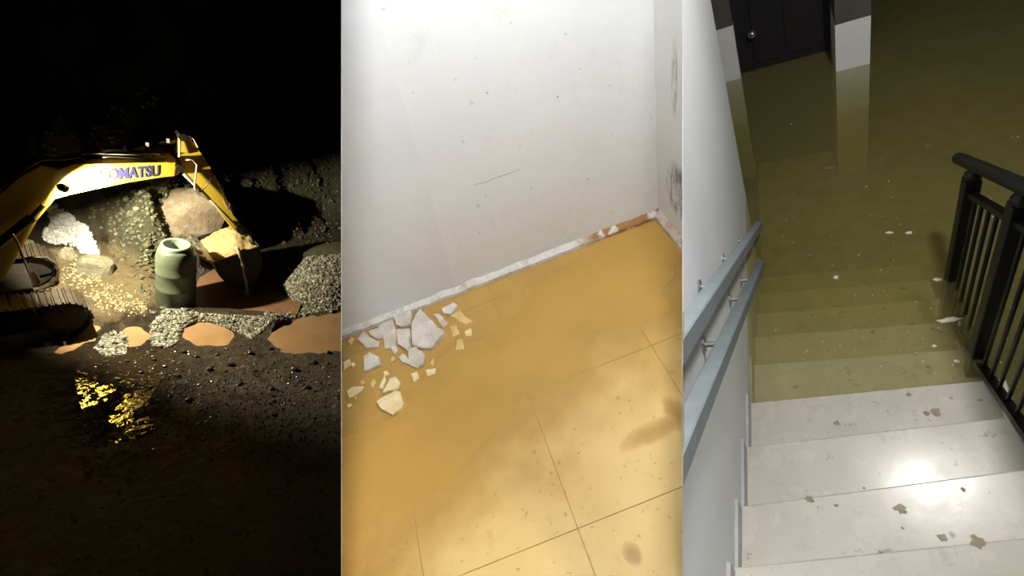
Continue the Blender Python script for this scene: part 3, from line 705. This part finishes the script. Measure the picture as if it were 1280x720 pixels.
# lettering painted on the near face
cu = bpy.data.curves.new('lettering', 'FONT'); cu.body = 'KOMATSU'; cu.size = 1; cu.extrude = .004; cu.offset = .034; cu.space_character = .98
to = bpy.data.objects.new('tmp', cu); COL.objects.link(to); bpy.context.view_layer.update()
me = bpy.data.meshes.new_from_object(to.evaluated_get(bpy.context.evaluated_depsgraph_get())); bpy.data.objects.remove(to)
me.name = 'lettering'; bb_ = [v.co for v in me.vertices]; wx = max(v.x for v in bb_); x0_ = min(v.x for v in bb_); hy = max(v.y for v in bb_)
l0, l1, l2, l3 = E(123, 226.5, -BH-.004), E(199, 219.5, -BH-.004), E(199, 206.5, -BH-.004), E(123, 211.5, -BH-.004)
for v in me.vertices:
    u_, v_ = (v.co.x-x0_)/(wx-x0_), v.co.y/hy
    p = l0.lerp(l1, u_).lerp(l3.lerp(l2, u_), v_); v.co = p-NR*(v.co.z)-BASE[ex.name]
me.materials.append(m_let); lo = bpy.data.objects.new('lettering', me); COL.objects.link(lo); lo.parent = ex
lo['label'] = 'bold dark blue letters on the boom side'
# tip plate, pins
slab('tip_plate', [(209, 204), (219, 203), (218, 220), (207, 221)], BH+.015, m_or, bevel=0)
def pin(px, py, r, half, mat=m_dk, name='pin'):
    a = E(px, py, -half); MB().tube([a, a+NR*2*half], r, 14).build(name, mat, PIT, parent=ex)
pin(225, 211, .09, BH+.05); pin(300, 286, .10, .30); pin(229, 172, .09, .26)
# arm cylinder on top of the boom and pipes
MB().tube([E(104, 195), E(180, 184)], .11, 12).build('arm_cylinder', m_dk, PIT, parent=ex, smooth=True)
MB().tube([E(180, 184), E(229, 174)], .06, 10).build('arm_cylinder_rod', m_dk, PIT, parent=ex, smooth=True)
for k, (a, off) in enumerate((((100, 196), -.18), ((128, 199), -.26))):
    b = (206, 200) if k else (200, 195)
    MB().tube([E(*a, off)+Vector((0, 0, .05)), E(a[0]+12, a[1]-2+k, off)+Vector((0, 0, .05)), E(*b, off)+Vector((0, 0, .03))], .026, 8).build('pipe', m_tan if k == 0 else m_hose, PIT, parent=ex, smooth=True)
MB().tube([E(0, 238, -.25), E(20, 222, -.25), E(34, 209, -.25), E(54, 199, -.25), E(80, 199, -.25), E(100, 196, -.25)], .025, 8).build('hose', m_tan, PIT, parent=ex, smooth=True)
for (px, py) in ((156, 184), (184, 180), (192, 193), (210, 175)):
    p = E(px, py, -.1); MB().box(p-Vector((.03, .05, .05)), p+Vector((.03, .05, .05))).build('clamp', m_chr, PIT, parent=ex)
# arm
slab('arm', [(222, 196), (224, 180), (228, 167), (236, 170), (246, 184), (262, 208), (276, 236), (290, 268), (303, 283), (300, 292), (292, 288), (272, 262), (246, 232), (230, 218)], .20, m_y)
# bucket cylinder along the arm, hoses
MB().tube([E(230, 217, -.30), E(262, 249, -.30)], .045, 10).build('bucket_cylinder', m_chr, PIT, parent=ex, smooth=True)
MB().tube([E(260, 247, -.30), E(296, 283, -.30)], .035, 10).build('bucket_cylinder_rod', m_chr, PIT, parent=ex, smooth=True)
MB().tube([E(232, 200, -.26), E(240, 199, -.3), E(246, 206, -.32), E(244, 225, -.34), E(243, 236, -.34), E(250, 240, -.34), E(258, 232, -.32), E(267, 218, -.28), E(272, 226, -.26), E(282, 247, -.26), E(285, 256, -.26)], .019, 8).build('hose', m_tan, PIT, parent=ex, smooth=True)
MB().tube([E(225, 168, -.22), E(225, 180, -.24), E(224, 196, -.26)], .022, 8).build('hose', m_tan, PIT, parent=ex, smooth=True)
MB().tube([E(234, 169, -.22), E(242, 173, -.22), E(247, 184, -.22)], .018, 8).build('hose', m_tan, PIT, parent=ex, smooth=True)
MB().tube([E(267, 218, -.22), E(279, 235, -.22), E(281, 252, -.22), E(286, 262, -.22)], .016, 8).build('hose', m_tan, PIT, parent=ex, smooth=True)
slab('bucket_link', [(292, 276), (300, 278), (316, 292), (312, 302), (296, 290)], .24, m_dk)
# bucket: curved shell with side plates and a toothed lip
BW = .70
prof = [(256, 312), (262, 328), (274, 341), (290, 347), (304, 343), (313, 328), (316, 308), (312, 293)]
uv = [E(x, y) for x, y in prof]; cen = sum(uv, Vector())/len(uv)
mb = MB()
inner = [p+(cen-p).normalized()*.04 for p in uv]
mb.loft([[p-NR*BW for p in uv+inner[::-1]], [p+NR*BW for p in uv+inner[::-1]]])
mb.build('bucket_shell', m_dk, PIT, parent=ex)
for s_ in (-1, 1):
    MB().prism([p+NR*(s_*BW) for p in uv], NR*(-s_*.04)).build('bucket_side', m_dk, PIT, parent=ex)
m_lip = simple('worn_steel_edge', (.30, .32, .32), (.22, .23, .23), 10, .4, .4)
la, lb = uv[0], uv[1]
MB().loft([[la-NR*(BW+.02)+Vector((0, 0, -.03)), la-NR*(BW+.02)-U*.20+Vector((0, 0, .08)), la-NR*(BW+.02)-U*.19+Vector((0, 0, .13)), la-NR*(BW+.02)+Vector((0, 0, .04))], [la+NR*(BW+.02)+Vector((0, 0, -.03)), la+NR*(BW+.02)-U*.20+Vector((0, 0, .08)), la+NR*(BW+.02)-U*.19+Vector((0, 0, .13)), la+NR*(BW+.02)+Vector((0, 0, .04))]]).build('cutting_edge', m_lip, PIT, parent=ex)
for k in range(5):
    c = la+NR*(-BW+.10+k*(2*BW-.2)/4)-U*.16+Vector((0, 0, .09))
    MB().loft([[c+NR*.05+Vector((0, 0, .05)), c-NR*.05+Vector((0, 0, .05)), c-NR*.05-Vector((0, 0, .04)), c+NR*.05-Vector((0, 0, .04))], [c+(v) for v in (NR*.025-U*.17+Vector((0, 0, .12)), -NR*.025-U*.17+Vector((0, 0, .12)), -NR*.025-U*.18+Vector((0, 0, .09)), NR*.025-U*.18+Vector((0, 0, .09)))]]).build('tooth', m_chr, PIT, parent=ex)
# soil lying in the bucket
m = N('tan_soil'); m.base(m.mix(m.ramp(m.noise(6, 6, .7), [(.35, 0.0), (.65, 1.0)]), (.52, .37, .17), (.40, .28, .125)), .85, spec=.2); m.bump(m.noise(12, 6, .8), .8, .06)
mb = MB(); A_, B_ = uv[0], uv[-1]; ns, nk = 26, 22; grid = []
for j in range(nk+1):
    row = []
    for i in range(ns+1):
        a, b = i/ns, j/nk; p = A_.lerp(B_, a)+NR*(BW*.93)*(2*b-1)
        dome = .34*math.sin(math.pi*min(1, a*1.0))**.7*math.sin(math.pi*b)**.6
        p = p+Vector((0, 0, dome-.06+.10*noise.fractal(p*3.0, .8, 2, 4)))
        row.append(mb.bm.verts.new(p))
    grid.append(row)
for j in range(nk):
    for i in range(ns): mb.bm.faces.new((grid[j][i], grid[j][i+1], grid[j+1][i+1], grid[j+1][i]))
r_ = [v.co.copy() for v in grid[0]]+[grid[j][ns].co.copy() for j in range(1, nk)]+[v.co.copy() for v in grid[nk][::-1]]+[grid[j][0].co.copy() for j in range(nk-1, 0, -1)]
cc = sum(r_, Vector())/len(r_)-Vector((0, 0, .35))
for a, b in zip(r_, r_[1:]+r_[:1]): mb.face([a, b, cc])
so = mb.build('soil_heap', m.m, PIT, cc, smooth=True); tag(so, 'heap of tan soil filling the excavator bucket', 'soil')
# stream of muddy water running from the bucket
s0 = E(296, 309, -BW*.95); m = N('muddy_stream'); m.base((.50, .38, .24), .2, spec=.5)
zs0 = s0.z
pts = [s0+U*(.04*k)+Vector((.01*math.sin(k*2), 0, -(zs0-.05)*(k/9)**1.25)) for k in range(10)]
so = MB().tube(pts, [.06, .05, .055, .04, .055, .04, .05, .06, .05, .08], 8).build('water_stream', m.m, PIT, pts[-1], smooth=True); tag(so, 'thin stream of muddy water pouring from the bucket into the pool', 'water')

# crawler tracks: frame, wheels and one shoe per link
m_shoe = simple('muddy_shoe', (.050, .032, .018), (.025, .019, .013), 9, .55, .2)
def track(front, length=4.2, wid=.62, hgt=.92):
    R = hgt/2; L = length-2*R; per = 2*L+2*math.pi*R; n = 44
    c0 = front-U*R+Vector((0, 0, R))               # centre of the front wheel
    shoe = None
    for k in range(n):
        s_ = per*k/n
        if s_ < L: p = c0-U*(L-s_)+Vector((0, 0, R)); t = U
        elif s_ < L+math.pi*R:
            a = (s_-L)/R; p = c0+U*(R*math.sin(a))+Vector((0, 0, R*math.cos(a))); t = U*math.cos(a)-Vector((0, 0, math.sin(a)))
        elif s_ < 2*L+math.pi*R: p = c0-U*(s_-L-math.pi*R)-Vector((0, 0, R)); t = -U
        else:
            a = (s_-2*L-math.pi*R)/R; p = c0-U*(L+R*math.sin(a))-Vector((0, 0, R*math.cos(a))); t = -U*math.cos(a)+Vector((0, 0, math.sin(a)))
        nn = t.cross(NR); nn = nn if (p-c0).dot(nn) > 0 or True else -nn
        Mx = Matrix((t, NR, NR.cross(t)*-1)).transposed().to_4x4()
        if shoe is None:
            mb = MB(); wl_ = per/n*.47
            mb.box((-wl_, -wid/2, -.03), (wl_, wid/2, .0)); mb.box((-wl_*.7, -wid/2, -.001), (-wl_*.4, wid/2, .035)); mb.box((wl_*.4, -wid/2, -.001), (wl_*.7, wid/2, .035))
            shoe = mb.build('track_shoe', m_shoe, PIT, (0, 0, 0)); o = shoe
        else: o = shoe.copy(); COL.objects.link(o)
        o.parent = ex
        out = t.cross(NR)
        Mo = Matrix((t, NR, t.cross(NR))).transposed().to_4x4()
        ctr = c0-U*(L/2)
        rel = p-ctr
        if out.dot(p-(c0 if s_ < L+math.pi*R else c0-U*L)) < 0: Mo = Matrix((t, -NR, -t.cross(NR))).transposed().to_4x4()
        o.matrix_local = Matrix.Translation(p-BASE[ex.name]) @ Mo
    MB().box((-L-.0, -.2, -.22), (0, .2, .22), Matrix.Translation(c0) @ Matrix((U, NR, Vector((0, 0, 1)))).transposed().to_4x4()).build('track_frame', m_dk, PIT, parent=ex)
    for k in (0, L): MB().tube([c0-U*k-NR*.22, c0-U*k+NR*.22], R*.82, 20).build('track_wheel', m_dk, PIT, parent=ex)
fr1 = PIT.z(113, 408, .0); track(fr1)
fr2 = PIT.z(72, 352, .25); track(fr2+Vector((0, 0, .0)))
# upper structure
tc_ = (fr1+fr2)/2-U*2.1
MU = Matrix.Translation(Vector((tc_.x, tc_.y, 0))) @ Matrix((U, NR, Vector((0, 0, 1)))).transposed().to_4x4()
MB().box((-1.6, -.55, .45), (1.4, .55, 1.0), MU).build('undercarriage', m_dk, PIT, parent=ex)
mb = MB(); mb.tube([MU @ Vector((0, 0, .9)), MU @ Vector((0, 0, 1.25))], .7, 24); mb.build('slew_ring', m_dk, PIT, parent=ex)
MB().box((-2.3, -1.3, 1.2), (.5, 1.3, 2.1), MU).build('house', m_y, PIT, parent=ex, bevel=.05)
MB().box((-2.9, -1.3, 1.2), (-2.25, 1.3, 2.3), MU).build('counterweight', m_y, PIT, parent=ex, bevel=.08)
MB().box((-.7, .40, 2.05), (.9, 1.3, 3.0), MU).build('cab', m_y, PIT, parent=ex, bevel=.05)
MB().box((.905, .48, 2.35), (.915, 1.22, 2.92), MU).build('windscreen', simple('dark_glass', (.01, .012, .012), rough=.08), PIT, parent=ex)
for s_ in (-.42, .42):
    MB().tube([MU @ Vector((.4, s_, 1.45)), E(40, 272, s_)], .09, 10).build('boom_cylinder', m_dk, PIT, parent=ex, smooth=True)
    MB().tube([E(40, 272, s_), E(54, 256, s_)], .05, 10).build('boom_cylinder_rod', m_chr, PIT, parent=ex, smooth=True)
# guard rail with reflector at the front of the deck
MB().tube([E(15, 292, -.75), E(22, 303, -.75), E(30, 325, -.75), E(38, 344, -.75)], .022, 8).build('guard_rail', m_chr, PIT, parent=ex, smooth=True)
p = E(44, 348, -.75)
m_ref = N('reflector'); wv = m_ref.n('TexWave'); wv.inputs['Scale'].default_value = 2.2; m_ref.link(m_ref.co, wv.inputs[0]); m_ref.base(m_ref.mix(m_ref.ramp(wv.outputs['Fac'], [(.45, 0.0), (.55, 1.0)]), (.6, .12, .06), (.75, .7, .6)), .4)
MB().prism([E(36, 342, -.75), E(43, 340, -.75), E(52, 354, -.75), E(44, 357, -.75)], NR*.03).build('reflector', m_ref.m, PIT, parent=ex)
MB().tube([E(20, 326, -.7), E(40, 322, -.7), E(58, 322, -.7), E(68, 330, -.7), E(66, 342, -.7), E(50, 346, -.7)], .035, 8).build('hose', m_hose, PIT, parent=ex, smooth=True)
# work lamps of the machine and their light
m_lens = N('lamp_lens'); m_lens.base((1, 1, 1)); m_lens.p.inputs['Emission Color'].default_value = (1, .95, .75, 1); m_lens.p.inputs['Emission Strength'].default_value = 12
def work_lamp(pos, aim, power, angle, blend, col):
    d = (aim-pos).normalized()
    h = MB().tube([pos-d*.16, pos-d*.10, pos], [.04, .085, .09], 14).build('work_lamp', m_dk, PIT, parent=ex, smooth=False)
    MB().tube([pos+d*.002, pos+d*.008], .078, 14).build('lens', m_lens.m, PIT, parent=h)
    lamp('SPOT', PIT, pos+d*.05, aim, power, col, .06, angle, blend, name='work_lamp_light')
work_lamp(E(82, 236, -.66), E(290, 325, 1.3), 2500, 156, .35, (1, .93, .66))
